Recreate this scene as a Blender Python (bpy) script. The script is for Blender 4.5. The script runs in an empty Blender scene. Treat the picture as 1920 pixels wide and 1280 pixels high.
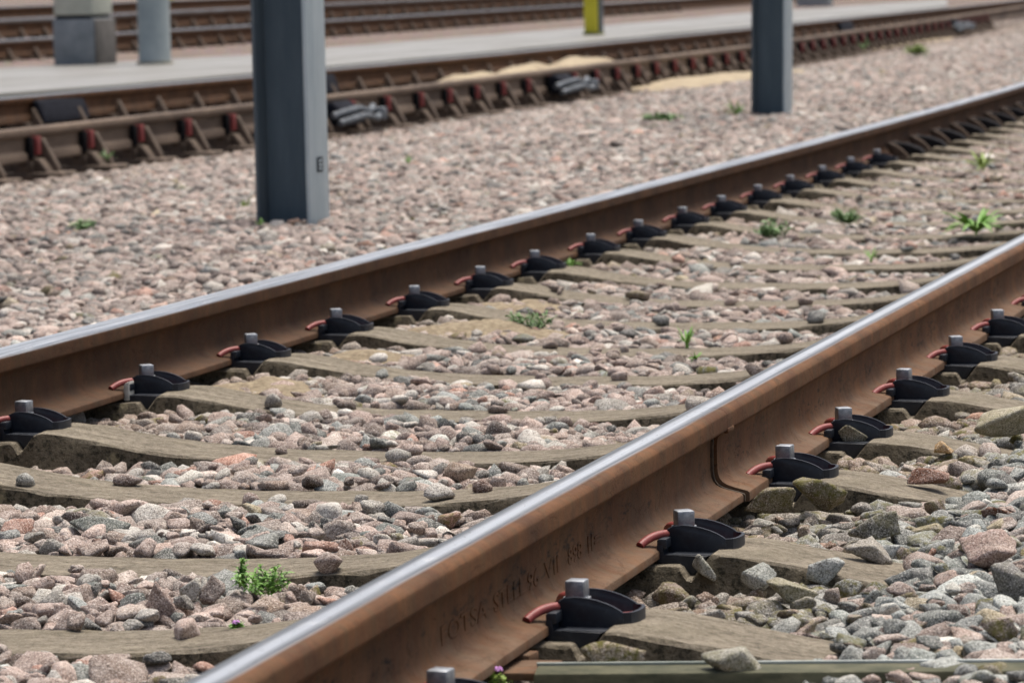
import bpy, bmesh, math, random
import numpy as np
from mathutils import Vector, Matrix
R = math.radians
S = bpy.context.scene
COL = S.collection

# ------------------------------------------------------------------ camera
FPX, YAW, PIT, ROL = 7347.0, R(15.3353), R(5.4493), R(-1.2825)
CAM = Vector((1.3012, 0.0, 0.8218))
rt = Vector((math.cos(YAW), math.sin(YAW), 0))
fw = Vector((-math.sin(YAW)*math.cos(PIT), math.cos(YAW)*math.cos(PIT), -math.sin(PIT)))
up = Vector((-math.sin(YAW)*math.sin(PIT), math.cos(YAW)*math.sin(PIT), math.cos(PIT)))
rt2 = rt*math.cos(ROL) + up*math.sin(ROL)
up2 = up*math.cos(ROL) - rt*math.sin(ROL)
cd = bpy.data.cameras.new('camera'); cam = bpy.data.objects.new('camera', cd); COL.objects.link(cam)
m = Matrix((rt2, up2, -fw)).transposed().to_4x4(); m.translation = CAM
cam.matrix_world = m
cd.sensor_width = 36.0; cd.lens = FPX/1920*36.0; cd.clip_start = 0.05; cd.clip_end = 3000
cd.dof.use_dof = True; cd.dof.focus_distance = 6.05; cd.dof.aperture_fstop = 12.5
S.camera = cam

# ------------------------------------------------------------------ light
SUN_EL, SUN_AZ = R(74), R(25)        # azimuth measured from +Y towards +X
w = bpy.data.worlds.new('World'); S.world = w; w.use_nodes = True
nt = w.node_tree; nt.nodes.clear()
sky = nt.nodes.new('ShaderNodeTexSky'); sky.sky_type = 'NISHITA'; sky.sun_disc = False
sky.sun_elevation = SUN_EL; sky.sun_rotation = SUN_AZ; sky.dust_density = 7.0; sky.air_density = 1.0; sky.ozone_density = 0.6
bg = nt.nodes.new('ShaderNodeBackground'); bg.inputs['Strength'].default_value = 0.112
wo = nt.nodes.new('ShaderNodeOutputWorld')
nt.links.new(sky.outputs[0], bg.inputs['Color']); nt.links.new(bg.outputs[0], wo.inputs['Surface'])
sl = bpy.data.lights.new('sun', 'SUN'); sun = bpy.data.objects.new('sun', sl); COL.objects.link(sun)
sl.energy = 2.35; sl.angle = R(32); sl.color = (1.0, 0.96, 0.9)
d = Vector((math.sin(SUN_AZ)*math.cos(SUN_EL), math.cos(SUN_AZ)*math.cos(SUN_EL), math.sin(SUN_EL)))
sun.rotation_euler = d.to_track_quat('Z', 'Y').to_euler()
vs = S.view_settings; vs.view_transform = 'Standard'; vs.look = 'None'; vs.exposure = 0.54; vs.gamma = 1.0
S.cycles.max_bounces = 6; S.cycles.diffuse_bounces = 2

# ------------------------------------------------------------------ helpers
rng = np.random.default_rng(7); random.seed(7)
def xoff(Y):
    t = Y-10
    if t > 13: return xoff(23) + (t-13)*(2*.000109*13 - 3*.0000741*169)
    return .000109*t*t - .0000741*t**3
def ray(x, y):
    a = x-960; b = y-640
    dx = rt2*(a/FPX) - up2*(b/FPX) + fw
    return dx
def onZ(x, y, Z):
    r = ray(x, y); return CAM + r*((Z-CAM.z)/r.z)
def tag(o, label=None, cat=None, group=None, kind=None):
    if label: o['label'] = label
    if cat: o['category'] = cat
    if group: o['group'] = group
    if kind: o['kind'] = kind
    return o
def empty(name, loc, rz=0.0):
    o = bpy.data.objects.new(name, None); COL.objects.link(o); o.location = loc; o.rotation_euler = (0, 0, rz)
    o.empty_display_size = .05
    return o
def link(name, me, mat=None, parent=None):
    o = bpy.data.objects.new(name, me); COL.objects.link(o)
    if mat: me.materials.clear(); me.materials.append(mat)
    if parent: o.parent = parent
    return o
def copy_tree(o, parent=None):
    c = o.copy(); COL.objects.link(c)
    if parent: c.parent = parent
    for ch in list(o.children): copy_tree(ch, c)
    return c
ORD = ['zeroth','first','second','third','fourth','fifth','sixth','seventh','eighth','ninth','tenth','eleventh','twelfth','thirteenth','fourteenth','fifteenth','sixteenth','seventeenth','eighteenth','nineteenth']
def ordn(n):
    if n < 20: return ORD[n]
    tens = {2:'twent',3:'thirt',4:'fort',5:'fift',6:'sixt',7:'sevent',8:'eight'}[n//10]
    return tens+'ieth' if n % 10 == 0 else tens+'y-'+ORD[n % 10]
class MB:
    def __init__(s): s.bm = bmesh.new()
    def box(s, x0, x1, y0, y1, z0, z1, bev=0.0, rot=None, loc=None):
        r = bmesh.ops.create_cube(s.bm, size=1.0); vs = r['verts']
        bmesh.ops.scale(s.bm, vec=(x1-x0, y1-y0, z1-z0), verts=vs)
        if bev:
            es = list({e for v in vs for e in v.link_edges})
            rr = bmesh.ops.bevel(s.bm, geom=es, offset=bev, segments=2, affect='EDGES', profile=.5)
            vs = list({v for f in rr['faces'] for v in f.verts} | {v for v in vs if v.is_valid})
        M = Matrix.Translation(((x0+x1)/2, (y0+y1)/2, (z0+z1)/2))
        if rot is not None: M = Matrix.Translation(loc or (0,0,0)) @ rot @ M
        bmesh.ops.transform(s.bm, matrix=M, verts=vs)
        return vs
    def prism(s, pts, y0, y1, bev=0.0):           # polygon in XZ extruded along Y
        a = [s.bm.verts.new((p[0], y0, p[1])) for p in pts]; b = [s.bm.verts.new((p[0], y1, p[1])) for p in pts]
        n = len(pts); fs = [s.bm.faces.new(a), s.bm.faces.new(b[::-1])]
        for i in range(n): fs.append(s.bm.faces.new((a[(i+1)%n], a[i], b[i], b[(i+1)%n])))
        if bev:
            es = list({e for f in fs for e in f.edges})
            bmesh.ops.bevel(s.bm, geom=es, offset=bev, segments=2, affect='EDGES', profile=.5, clamp_overlap=True)
    def tube(s, pts, r, n=10, cap=True, rad=None):
        pts = [Vector(p) for p in pts]; rings = []; prev = None
        for i, p in enumerate(pts):
            t = (pts[min(i+1, len(pts)-1)] - pts[max(i-1, 0)]).normalized()
            if prev is None:
                u = t.cross(Vector((0,0,1)));  u = u if u.length > .1 else t.cross(Vector((1,0,0)))
                u.normalize()
            else: u = (prev - t*prev.dot(t)).normalized()
            prev = u; v = t.cross(u); rr = rad[i] if rad else r
            rings.append([s.bm.verts.new(p + u*rr*math.cos(2*math.pi*k/n) + v*rr*math.sin(2*math.pi*k/n)) for k in range(n)])
        for a, b in zip(rings, rings[1:]):
            for k in range(n): s.bm.faces.new((a[k], a[(k+1)%n], b[(k+1)%n], b[k]))
        if cap: s.bm.faces.new(rings[0][::-1]); s.bm.faces.new(rings[-1])
    def build(s, name, mat=None, parent=None, smooth=True, ang=35):
        bmesh.ops.recalc_face_normals(s.bm, faces=s.bm.faces[:])
        me = bpy.data.meshes.new(name); s.bm.to_mesh(me); s.bm.free()
        if smooth:
            me.polygons.foreach_set('use_smooth', [True]*len(me.polygons)); me.set_sharp_from_angle(angle=R(ang))
        return link(name, me, mat, parent)
def spline(pts, n=6):
    P = [Vector(p) for p in pts]; P = [P[0]*2-P[1]] + P + [P[-1]*2-P[-2]]; out = []
    for i in range(1, len(P)-2):
        for k in range(n):
            t = k/n; a, b, c, d_ = P[i-1], P[i], P[i+1], P[i+2]
            out.append(.5*((2*b) + (c-a)*t + (2*a-5*b+4*c-d_)*t*t + (3*b-a-3*c+d_)*t**3))
    out.append(P[-2]); return out

# ------------------------------------------------------------------ materials
class NT:
    def __init__(s, name, rough=.8, metal=0.0, spec=.5):
        s.m = bpy.data.materials.new(name); s.m.use_nodes = True; s.t = s.m.node_tree
        s.b = s.t.nodes['Principled BSDF']; s.b.inputs['Roughness'].default_value = rough
        s.b.inputs['Metallic'].default_value = metal; s.b.inputs['Specular IOR Level'].default_value = spec
    def n(s, t, **k):
        x = s.t.nodes.new(t)
        for a, v in k.items(): setattr(x, a, v)
        return x
    def L(s, a, b): s.t.links.new(a, b)
    def coord(s, scale=(1,1,1), kind='Object', rot=(0,0,0)):
        tc = s.n('ShaderNodeTexCoord'); mp = s.n('ShaderNodeMapping'); mp.inputs['Scale'].default_value = scale; mp.inputs['Rotation'].default_value = rot
        s.L(tc.outputs[kind], mp.inputs['Vector']); return mp.outputs[0]
    def noise(s, vec, scale, detail=4, rough=.6, dist=0.0):
        x = s.n('ShaderNodeTexNoise'); x.inputs['Scale'].default_value = scale; x.inputs['Detail'].default_value = detail
        x.inputs['Roughness'].default_value = rough; x.inputs['Distortion'].default_value = dist
        s.L(vec, x.inputs['Vector']); return x.outputs['Fac']
    def vor(s, vec, scale):
        x = s.n('ShaderNodeTexVoronoi'); x.inputs['Scale'].default_value = scale; s.L(vec, x.inputs['Vector']); return x
    def ramp(s, fac, a, b, c0=(0,0,0,1), c1=(1,1,1,1)):
        if a > b: a, b, c0, c1 = b, a, c1, c0
        x = s.n('ShaderNodeValToRGB'); e = x.color_ramp.elements; e[0].position = a; e[1].position = b
        e[0].color = (*c0[:3], 1); e[1].color = (*c1[:3], 1); s.L(fac, x.inputs['Fac']); return x.outputs['Color']
    def mix(s, fac, a, b, mode='MIX'):
        x = s.n('ShaderNodeMix', data_type='RGBA', blend_type=mode)
        for sock, v in ((x.inputs[0], fac), (x.inputs[6], a), (x.inputs[7], b)):
            if hasattr(v, 'is_linked'): s.L(v, sock)
            elif isinstance(v, (int, float)): sock.default_value = v if sock == x.inputs[0] else (v, v, v, 1)
            else: sock.default_value = (*v[:3], 1)
        return x.outputs[2]
    def math(s, op, a, b=None):
        x = s.n('ShaderNodeMath', operation=op)
        for sock, v in zip(x.inputs, (a, b)):
            if v is None: continue
            if hasattr(v, 'is_linked'): s.L(v, sock)
            else: sock.default_value = v
        return x.outputs[0]
    def bump(s, h, strength=.4, dist=.002):
        x = s.n('ShaderNodeBump'); x.inputs['Strength'].default_value = strength; x.inputs['Distance'].default_value = dist
        s.L(h, x.inputs['Height']); s.L(x.outputs[0], s.b.inputs['Normal'])
    def base(s, c):
        if hasattr(c, 'is_linked'): s.L(c, s.b.inputs['Base Color'])
        else: s.b.inputs['Base Color'].default_value = (*c[:3], 1)

def mat_stone(name='ballast_stone', fine=True):
    t = NT(name, .9, 0, .3); v = t.coord()
    at = t.n('ShaderNodeAttribute'); at.attribute_name = 'tint'
    col = at.outputs['Color']; moss = at.outputs['Alpha']
    big = t.noise(v, 38, 4, .65)
    col = t.mix(t.ramp(big, .35, .68), t.mix(.5, col, (.50, .44, .40), 'MULTIPLY'), t.mix(.22, col, (.66, .62, .57)))
    if fine:
        sp = t.vor(v, 330).outputs['Distance']; n2 = t.noise(v, 420, 3, .7)
        col = t.mix(t.ramp(n2, .47, .38), col, t.mix(1.0, col, (.30, .28, .27), 'MULTIPLY'))
        col = t.mix(t.ramp(n2, .55, .66), col, t.mix(.5, col, (.86, .82, .76)))
        n3 = t.noise(v, 170, 3, .6)
        col = t.mix(t.ramp(n3, .58, .70), col, t.mix(.5, col, (.42, .37, .34), 'MULTIPLY'))
        t.bump(t.math('ADD', t.math('MULTIPLY', n3, 2.0), t.math('MULTIPLY', n2, .5)), .55, .003)
    mn = t.noise(v, 60, 5, .7)
    mm = t.math('MULTIPLY', t.ramp(mn, .42, .6), moss)
    col = t.mix(mm, col, t.mix(t.noise(v, 210, 3, .6), (.05, .05, .012), (.17, .15, .035)))
    t.base(col); return t.m
def mat_rust(name, shiny=None, dust=.5, tone=1.0, grease=True):
    """shiny = (u0, u1): polished running band on the head, in metres across the profile"""
    t = NT(name, .82, 0, .22); v = t.coord(); vs_ = t.coord((60, 5, 60))
    n1 = t.noise(v, 9, 6, .65); n2 = t.noise(v, 130, 4, .7); n3 = t.noise(t.coord((40, 40, 7)), 1.0, 3, .6)
    a = (.070*tone, .031*tone, .0145*tone); b = (.140*tone, .064*tone, .026*tone)
    col = t.mix(t.ramp(n1, .35, .65), a, b)
    col = t.mix(t.math('MULTIPLY', t.ramp(n3, .45, .62), .45), col, (.075*tone, .049*tone, .024*tone))
    col = t.mix(t.math('MULTIPLY', t.ramp(n2, .62, .72), .55), col, (.055, .032, .02))
    ge = t.n('ShaderNodeNewGeometry'); sx = t.n('ShaderNodeSeparateXYZ'); t.L(t.coord(), sx.inputs[0])
    z = sx.outputs['Z']
    if dust:
        dz = t.ramp(z, .075, .012)
        df = t.math('MULTIPLY', t.math('MULTIPLY', dz, dust), t.ramp(t.noise(v, 22, 5, .7), .3, .65))
        col = t.mix(df, col, (.15*tone, .11*tone, .078*tone))
    if grease:
        gz = t.math('MULTIPLY', t.ramp(z, .035, .055), t.ramp(z, .105, .07))
        gf = t.math('MULTIPLY', gz, t.ramp(t.noise(t.coord((1, .35, 1)), 70, 6, .75), .54, .62))
        gf = t.math('MULTIPLY', gf, t.ramp(t.noise(v, 2.6, 3, .5), .42, .55))
        col = t.mix(gf, col, (.02, .016, .012))
    flake = t.ramp(t.noise(t.coord((1, .5, 1)), 30, 6, .8, 1.0), .56, .62)
    col = t.mix(t.math('MULTIPLY', flake, .45), col, t.mix(1.0, col, (.50, .45, .42), 'MULTIPLY'))
    lt = t.ramp(t.noise(t.coord((3, .6, 3)), 7, 5, .7), .55, .75)
    col = t.mix(t.math('MULTIPLY', lt, .35), col, (.19*tone, .105*tone, .06*tone))
    t.bump(t.math('ADD', t.math('ADD', n2, t.noise(v, 40, 4, .6)), t.math('MULTIPLY', flake, -.6)), .4, .0016)
    if shiny:
        at = t.n('ShaderNodeAttribute'); at.attribute_name = 'prof'
        u = t.math('ADD', at.outputs['Fac'], t.math('MULTIPLY', t.math('SUBTRACT', t.noise(t.coord((14, 3, 14)), 1.0, 3, .5), .5), .006))
        f = t.math('MULTIPLY', t.ramp(u, 0, 1), 1)
        f1 = t.n('ShaderNodeMapRange'); f1.inputs[1].default_value = shiny[0]-.002; f1.inputs[2].default_value = shiny[0]+.002; t.L(u, f1.inputs[0])
        f2 = t.n('ShaderNodeMapRange'); f2.inputs[1].default_value = shiny[1]+.003; f2.inputs[2].default_value = shiny[1]-.003; t.L(u, f2.inputs[0])
        f3 = t.n('ShaderNodeMapRange'); f3.inputs[1].default_value = .1335; f3.inputs[2].default_value = .1365; t.L(z, f3.inputs[0])
        f = t.math('MULTIPLY', t.math('MULTIPLY', f1.outputs[0], f2.outputs[0]), f3.outputs[0])
        streak = t.noise(t.coord((420, 2.0, 420)), 1.0, 3, .6)
        steel = t.mix(t.ramp(streak, .35, .65), (.26, .275, .29), (.62, .65, .67)) if tone > .8 else t.mix(t.ramp(streak, .38, .62), (.27, .29, .31), (.66, .69, .72))
        bw = t.n('ShaderNodeMapRange'); bw.interpolation_type = 'SMOOTHSTEP'; cc, hw = (-.001, .0065) if tone > .8 else (-.022, .006)
        t.L(t.math('ABSOLUTE', t.math('SUBTRACT', u, cc)), bw.inputs[0]); bw.inputs[1].default_value = hw+.008; bw.inputs[2].default_value = hw-.003
        steel = t.mix(bw.outputs[0], t.mix(1.0, steel, (.50, .49, .48) if tone > .8 else (.88, .88, .88), 'MULTIPLY'), t.mix(.5, steel, (.80, .82, .84)))  # bright stripe: polish wear, with the sky highlight put into its colour
        pit = t.ramp(t.noise(v, 150, 2, .5), .70, .74)
        steel = t.mix(pit, steel, (.09, .07, .06))
        col = t.mix(f, col, steel)
        t.L(t.math('MULTIPLY', f, .8), t.b.inputs['Metallic'])
        rr = t.n('ShaderNodeMapRange'); rr.inputs[3].default_value = .8; rr.inputs[4].default_value = .36; t.L(f, rr.inputs[0]); t.L(rr.outputs[0], t.b.inputs['Roughness'])
    t.base(col); return t.m
def mat_simple(name, c0, c1, scale=12, rough=.8, metal=0, spec=.5, bump=.2, stretch=(1,1,1), dist=.002, lo=.35, hi=.65):
    t = NT(name, rough, metal, spec); v = t.coord(stretch)
    n = t.noise(v, scale, 5, .65); t.base(t.mix(t.ramp(n, lo, hi), c0, c1)); t.bump(t.noise(t.coord(), scale*6, 4, .6), bump, dist); return t.m
def mat_sleeper():
    t = NT('weathered_concrete', .93, 0, .25); v = t.coord()
    st = t.math('ADD', t.math('MULTIPLY', t.noise(t.coord((9, 34, 34)), 1.0, 6, .8, .5), .55), t.math('MULTIPLY', t.noise(v, 75, 5, .8), .45)); n1 = t.noise(v, 7, 5, .6); n2 = t.noise(v, 160, 4, .7)
    col = t.mix(t.ramp(st, .38, .58), (.080, .066, .047), (.270, .235, .178))
    col = t.mix(t.math('MULTIPLY', t.ramp(n1, .5, .72), .35), col, (.15, .13, .085))
    col = t.mix(t.ramp(n2, .42, .34), col, t.mix(1.0, col, (.5, .5, .45), 'MULTIPLY'))
    col = t.mix(t.math('MULTIPLY', t.ramp(n2, .60, .70), .5), col, (.42, .38, .28))
    # lichen and damp on the vertical faces
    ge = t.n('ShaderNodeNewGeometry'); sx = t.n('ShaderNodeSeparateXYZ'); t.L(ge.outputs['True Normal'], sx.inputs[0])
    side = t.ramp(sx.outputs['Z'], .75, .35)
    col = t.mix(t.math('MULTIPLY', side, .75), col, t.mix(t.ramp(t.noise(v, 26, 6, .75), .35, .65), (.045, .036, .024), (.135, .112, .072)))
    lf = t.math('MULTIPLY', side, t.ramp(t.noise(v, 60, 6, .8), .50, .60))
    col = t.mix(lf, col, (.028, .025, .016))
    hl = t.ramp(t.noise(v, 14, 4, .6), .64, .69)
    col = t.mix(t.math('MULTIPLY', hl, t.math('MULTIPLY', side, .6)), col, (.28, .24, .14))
    t.base(col); t.bump(t.math('ADD', t.math('MULTIPLY', n2, 1.4), st), .9, .004); return t.m
M = {}
M['stone'] = mat_stone(); M['rail_right'] = mat_rust('rusty_rail_steel', (-.034, .017), .6, 1.1)
M['rail_left'] = mat_rust('dark_rusty_rail_steel', (-.034, .0325), .25, .66, grease=False)
M['rail_far'] = mat_rust('background_rail_steel', None, .5, 1.02, grease=False)
M['rail_far_top'] = mat_rust('background_rail_bright_head', (-.034, .033), .4, .85, grease=False)
M['rail_far'] = mat_simple('background_rail_brown', (.070,.046,.030), (.165,.118,.082), 5, .8, stretch=(1,.3,1), bump=.1)
M['rust_plate'] = mat_rust('rusty_plate', None, .6, 1.05, grease=False)
M['sleeper'] = mat_sleeper()
def mat_plastic():
    t = NT('black_plastic', .42, 0, .45); v = t.coord()
    n = t.noise(v, 60, 5, .7)
    t.base(t.mix(t.ramp(n, .5, .75), (.010, .014, .022), (.030, .036, .046)))
    rr = t.n('ShaderNodeMapRange'); rr.inputs[3].default_value = .34; rr.inputs[4].default_value = .6; t.L(n, rr.inputs[0]); t.L(rr.outputs[0], t.b.inputs['Roughness'])
    t.bump(t.noise(v, 260, 3, .6), .2, .0006); return t.m
M['plastic'] = mat_plastic()
M['zinc'] = mat_simple('galvanised_bolt', (.20, .22, .24), (.42, .44, .46), 90, .48, .75, .5, .35, dist=.0008)
M['red'] = mat_simple('red_painted_spring_steel', (.17, .026, .024), (.27, .058, .05), 70, .5, 0, .5, .2, dist=.0006)

# ------------------------------------------------------------------ setting: ground
def ground():
    xs = [-1500, -300, -60, -30, -22, -17, -15.8, -14.5, -13.8, -13.0, -12.2, -11.6, -9, -5, -1, 3, 30, 300, 1500]
    zs = [.5, .5, .5, .47, .42, .31, .25, .16, .13, .05, .0, -.06] + [-.16]*7
    ys = [-300, -20, 0, 10, 20, 40, 80, 200, 600, 2600]
    me = bpy.data.meshes.new('ground')
    v = [(x, y, z) for y in ys for x, z in zip(xs, zs)]; n = len(xs)
    f = [(j*n+i, j*n+i+1, (j+1)*n+i+1, (j+1)*n+i) for j in range(len(ys)-1) for i in range(n-1)]
    me.from_pydata(v, [], f); me.update()
    t = NT('gravelly_ground', .95, 0, .2); v = t.coord()
    vo = t.vor(v, 20); vo2 = t.vor(v, 45)
    c = t.mix(t.ramp(vo.outputs['Distance'], .1, .8), (.22, .165, .135), (.07, .05, .038))
    c = t.mix(t.math('MULTIPLY', t.noise(v, 1.2, 3, .5), .5), c, t.mix(.75, vo.outputs['Color'], (.19, .14, .115)))
    t.base(c); t.bump(vo.outputs['Distance'], .8, -.02)
    tag(link('ground', me, t.m), kind='structure')
ground()

# ------------------------------------------------------------------ rails
PROF = [(0,.144),(.006,.1439),(.012,.1436),(.018,.1430),(.0225,.1421),(.026,.1407),(.0285,.1392),(.0322,.1352),(.0327,.1335),(.0329,.1300),(.033,.1135),(.0329,.1118),(.0322,.1095),(.0305,.1080),(.0285,.1074),(.014,.1035),(.010,.100),(.008,.095),(.007,.085),(.0068,.065),(.007,.048),(.008,.039),(.0105,.032),(.015,.0265),(.022,.0225),(.035,.0185),(.0545,.0135),(.0572,.0118),(.058,.0095),(.058,.0015),(.0565,0)]
def rail_mesh(name, X, Y0, Y1, step=.35, z=0.0, path=xoff, web=0.0, foot=0.0, prof=PROF, sc=1.0):
    half = [(u + (web if .04 < zz < .104 or (zz <= .04 and u < .03) else 0) + (foot if u > .03 and zz < .03 else 0), zz + (foot*.4 if .009 < zz < .05 else 0)) for u, zz in prof]
    loop = half + [(-u, zz) for u, zz in half[::-1] if u > 0]
    ys = np.linspace(Y0, Y1, max(2, int(abs(Y1-Y0)/step)+1)); n = len(loop)
    vs_ = []; pf = []
    for y in ys:
        for u, zz in loop: vs_.append((X + path(y) + u*sc, y, z + zz*sc)); pf.append(u)
    fs = [(j*n+i, j*n+(i+1)%n, (j+1)*n+(i+1)%n, (j+1)*n+i) for j in range(len(ys)-1) for i in range(n)]
    fs += [tuple(range(n)), tuple((len(ys)-1)*n+i for i in range(n))[::-1]]
    me = bpy.data.meshes.new(name); me.from_pydata(vs_, [], fs); me.update()
    bm = bmesh.new(); bm.from_mesh(me); bmesh.ops.recalc_face_normals(bm, faces=bm.faces[:]); bm.to_mesh(me); bm.free()
    a = me.attributes.new('prof', 'FLOAT', 'POINT'); a.data.foreach_set('value', pf)
    me.polygons.foreach_set('use_smooth', [True]*len(me.polygons)); me.set_sharp_from_angle(angle=R(32))
    return me
JY = 5.83
rr_ = link('rail', rail_mesh('rail', 0, 1.5, JY-.004), M['rail_right'])
tag(rr_, 'brown rusty rail in the foreground with raised lettering on its web', 'rail', 'rails of the near track')
rr2 = link('rail', rail_mesh('rail', 0, JY+.004, 70, web=.009, foot=.008), M['rail_right'])
tag(rr2, 'brown rusty rail with thicker web beyond the insulated joint', 'rail', 'rails of the near track')
# dark joint line on web and foot, head carried through, small flow lip
pr = [(u*.97 + (.004 if z_ < .1 else 0), z_*.985) for u, z_ in PROF if z_ < .106]
mb = MB(); gl = pr + [(-u, z_) for u, z_ in pr[::-1] if u > 0]
mb.prism([(u+xoff(JY), z_) for u, z_ in gl], JY-.0035, JY+.0035)
ip = mb.build('joint_layer', mat_simple('dark_joint_filler', (.03,.022,.015), (.09,.06,.035), 90, .8), None)
ip.parent = rr2
hd = [(u*.996, .1065+(z_-.1065)*.996) for u, z_ in PROF if z_ > .107]; hd.append((0, .1065))
link('head_bridge', rail_mesh('head_bridge', 0, JY-.0042, JY+.0042, step=.01, prof=hd), M['rail_right'], rr2)
mb = MB(); mb.box(.026, .0345, JY+.004, JY+.05, .104, .113, .003); o = mb.build('head_lip', M['rail_right'], rr2); o.location.x = xoff(JY)
rl_ = link('rail', rail_mesh('rail', -1.505, 1.5, 70), M['rail_left'])
tag(rl_, 'dark brown rail with polished silver top crossing behind the sleepers', 'rail', 'rails of the near track')
# raised lettering on the web of the foreground rail
def lettering():
    parts = [('FOTSA', 4.315, .205), ('STEEL', 4.55, .15), ('96', 4.715, .055), ('VII', 4.80, .075), ('898', 4.925, .075), ('II=', 5.035, .075)]
    bm = bmesh.new()
    for s_, y0, wd in parts:
        cu = bpy.data.curves.new('lettering', 'FONT'); cu.body = s_; cu.size = 1; cu.extrude = .045; cu.bevel_depth = .012; cu.bevel_resolution = 1; cu.resolution_u = 3
        o = bpy.data.objects.new('lettering', cu); COL.objects.link(o)
        bpy.context.view_layer.update()
        me = bpy.data.meshes.new_from_object(o.evaluated_get(bpy.context.evaluated_depsgraph_get()))
        xs = [v.co.x for v in me.vertices]; x0, x1 = min(xs), max(xs); h = .023
        t = bmesh.new(); t.from_mesh(me)
        for v in t.verts:
            a = (v.co.x-x0)/(x1-x0)*wd; b = v.co.y*h/.72; c = v.co.z
            v.co = Vector((.0072 + c*.024 + xoff(y0+a), y0+a, .040+b))
        t.to_mesh(me); t.free(); bm.from_mesh(me)
        bpy.data.objects.remove(o); bpy.data.meshes.remove(me); bpy.data.curves.remove(cu)
    me = bpy.data.meshes.new('lettering'); bm.to_mesh(me); bm.free()
    a = me.attributes.new('prof', 'FLOAT', 'POINT'); a.data.foreach_set('value', [.05]*len(me.vertices))
    o = link('lettering', me, M['rail_right'], rr_); tag(o, 'raised maker letters on the web of the rail')
lettering()

# ------------------------------------------------------------------ sleepers
YN = {-3:4.686,-2:5.31,-1:6.052,0:6.575,1:7.21,2:7.844,3:8.437,4:9.06,5:9.651,6:10.195,7:10.818,8:11.405,9:12.004,10:12.585,11:13.18,12:13.758,13:14.379,14:14.982,15:15.591}
YN[-4] = 4.06
for k in range(16, 27): YN[k] = 15.591 + (k-15)*.598
half = [(0,-.006),(.06,-.006),(.088,-.006),(.093,-.008),(.102,-.021),(.110,-.021),(.133,.0075),(.137,.0105),(.150,.0115),(.175,.0098),(.205,.0060),(.24,.000),(.28,-.007),(.33,-.015),(.40,-.0235),(.48,-.0295),(.58,-.034),(.7525,-.036)]
outer = [(x, z) for x, z in half if x <= .30] + [(.36,-.022),(.44,-.031),(.50,-.036),(.535,-.040),(.55,-.055)]
prof_s = [(-1.505-x, z) for x, z in outer[::-1]] + [(-1.505+x, z) for x, z in half[1:]] + [(-x, z) for x, z in half[::-1][1:]] + [(x, z) for x, z in outer[1:]]
def sleeper_mesh(seed):
    r = np.random.default_rng(seed); V = []; F = []
    # denser stations
    P = []
    for a, b in zip(prof_s, prof_s[1:]):
        n = max(1, int(abs(b[0]-a[0])/.03)); P += [(a[0]+(b[0]-a[0])*k/n, a[1]+(b[1]-a[1])*k/n) for k in range(n)]
    P.append(prof_s[-1])
    sec = [(-.135,-.2),(-.118,-.11),(-.106,-.06),(-.098,-.03),(-.093,-.005),(-.089,-.0005),(-.05,.001),(0,.001),(.05,.001),(.089,-.0005),(.093,-.005),(.098,-.03),(.106,-.06),(.118,-.11),(.135,-.2)]
    n = len(sec)
    for i, (x, z) in enumerate(P):
        for j, (y, dz) in enumerate(sec):
            e = r.normal(0, .0011); V.append((x + (.0 if abs(dz)<.05 else 0), y + r.normal(0,.0012), max(z+dz, -.2) + e*(.6 if abs(y) < .09 else 1.6)))
    for i in range(len(P)-1):
        for j in range(n-1): F.append((i*n+j, (i+1)*n+j, (i+1)*n+j+1, i*n+j+1))
    F += [tuple(range(n)), tuple((len(P)-1)*n+j for j in range(n))[::-1]]
    me = bpy.data.meshes.new('concrete_sleeper'); me.from_pydata(V, [], F); me.update()
    bm = bmesh.new(); bm.from_mesh(me); bmesh.ops.recalc_face_normals(bm, faces=bm.faces[:]); bm.to_mesh(me); bm.free()
    me.polygons.foreach_set('use_smooth', [True]*len(me.polygons)); me.set_sharp_from_angle(angle=R(28)); return me
smeshes = [sleeper_mesh(i) for i in range(5)]
for n_ in sorted(YN):
    k = n_+5
    o = link('concrete_sleeper', smeshes[n_ % 5], M['sleeper']); o.location = (xoff(YN[n_]), YN[n_], 0)
    if n_ >= 8 and n_ % 2: o.rotation_euler.z = R(.3)
    lab = {-4:'concrete sleeper at the very bottom, below the notched rusty plate', -3:'mossy concrete sleeper carrying the clip just above the notched rusty plate',
           -2:'broad concrete sleeper carrying the second clip up the foreground rail', -1:'concrete sleeper carrying the clip right beside the rail joint',
           0:'concrete sleeper carrying the leftmost clip of the far rail'}.get(n_)
    if not lab: lab = f'concrete sleeper, {ordn(n_)} one beyond the sleeper of the leftmost far-rail clip'
    tag(o, lab, 'sleeper', 'concrete sleepers of the near track')

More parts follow.
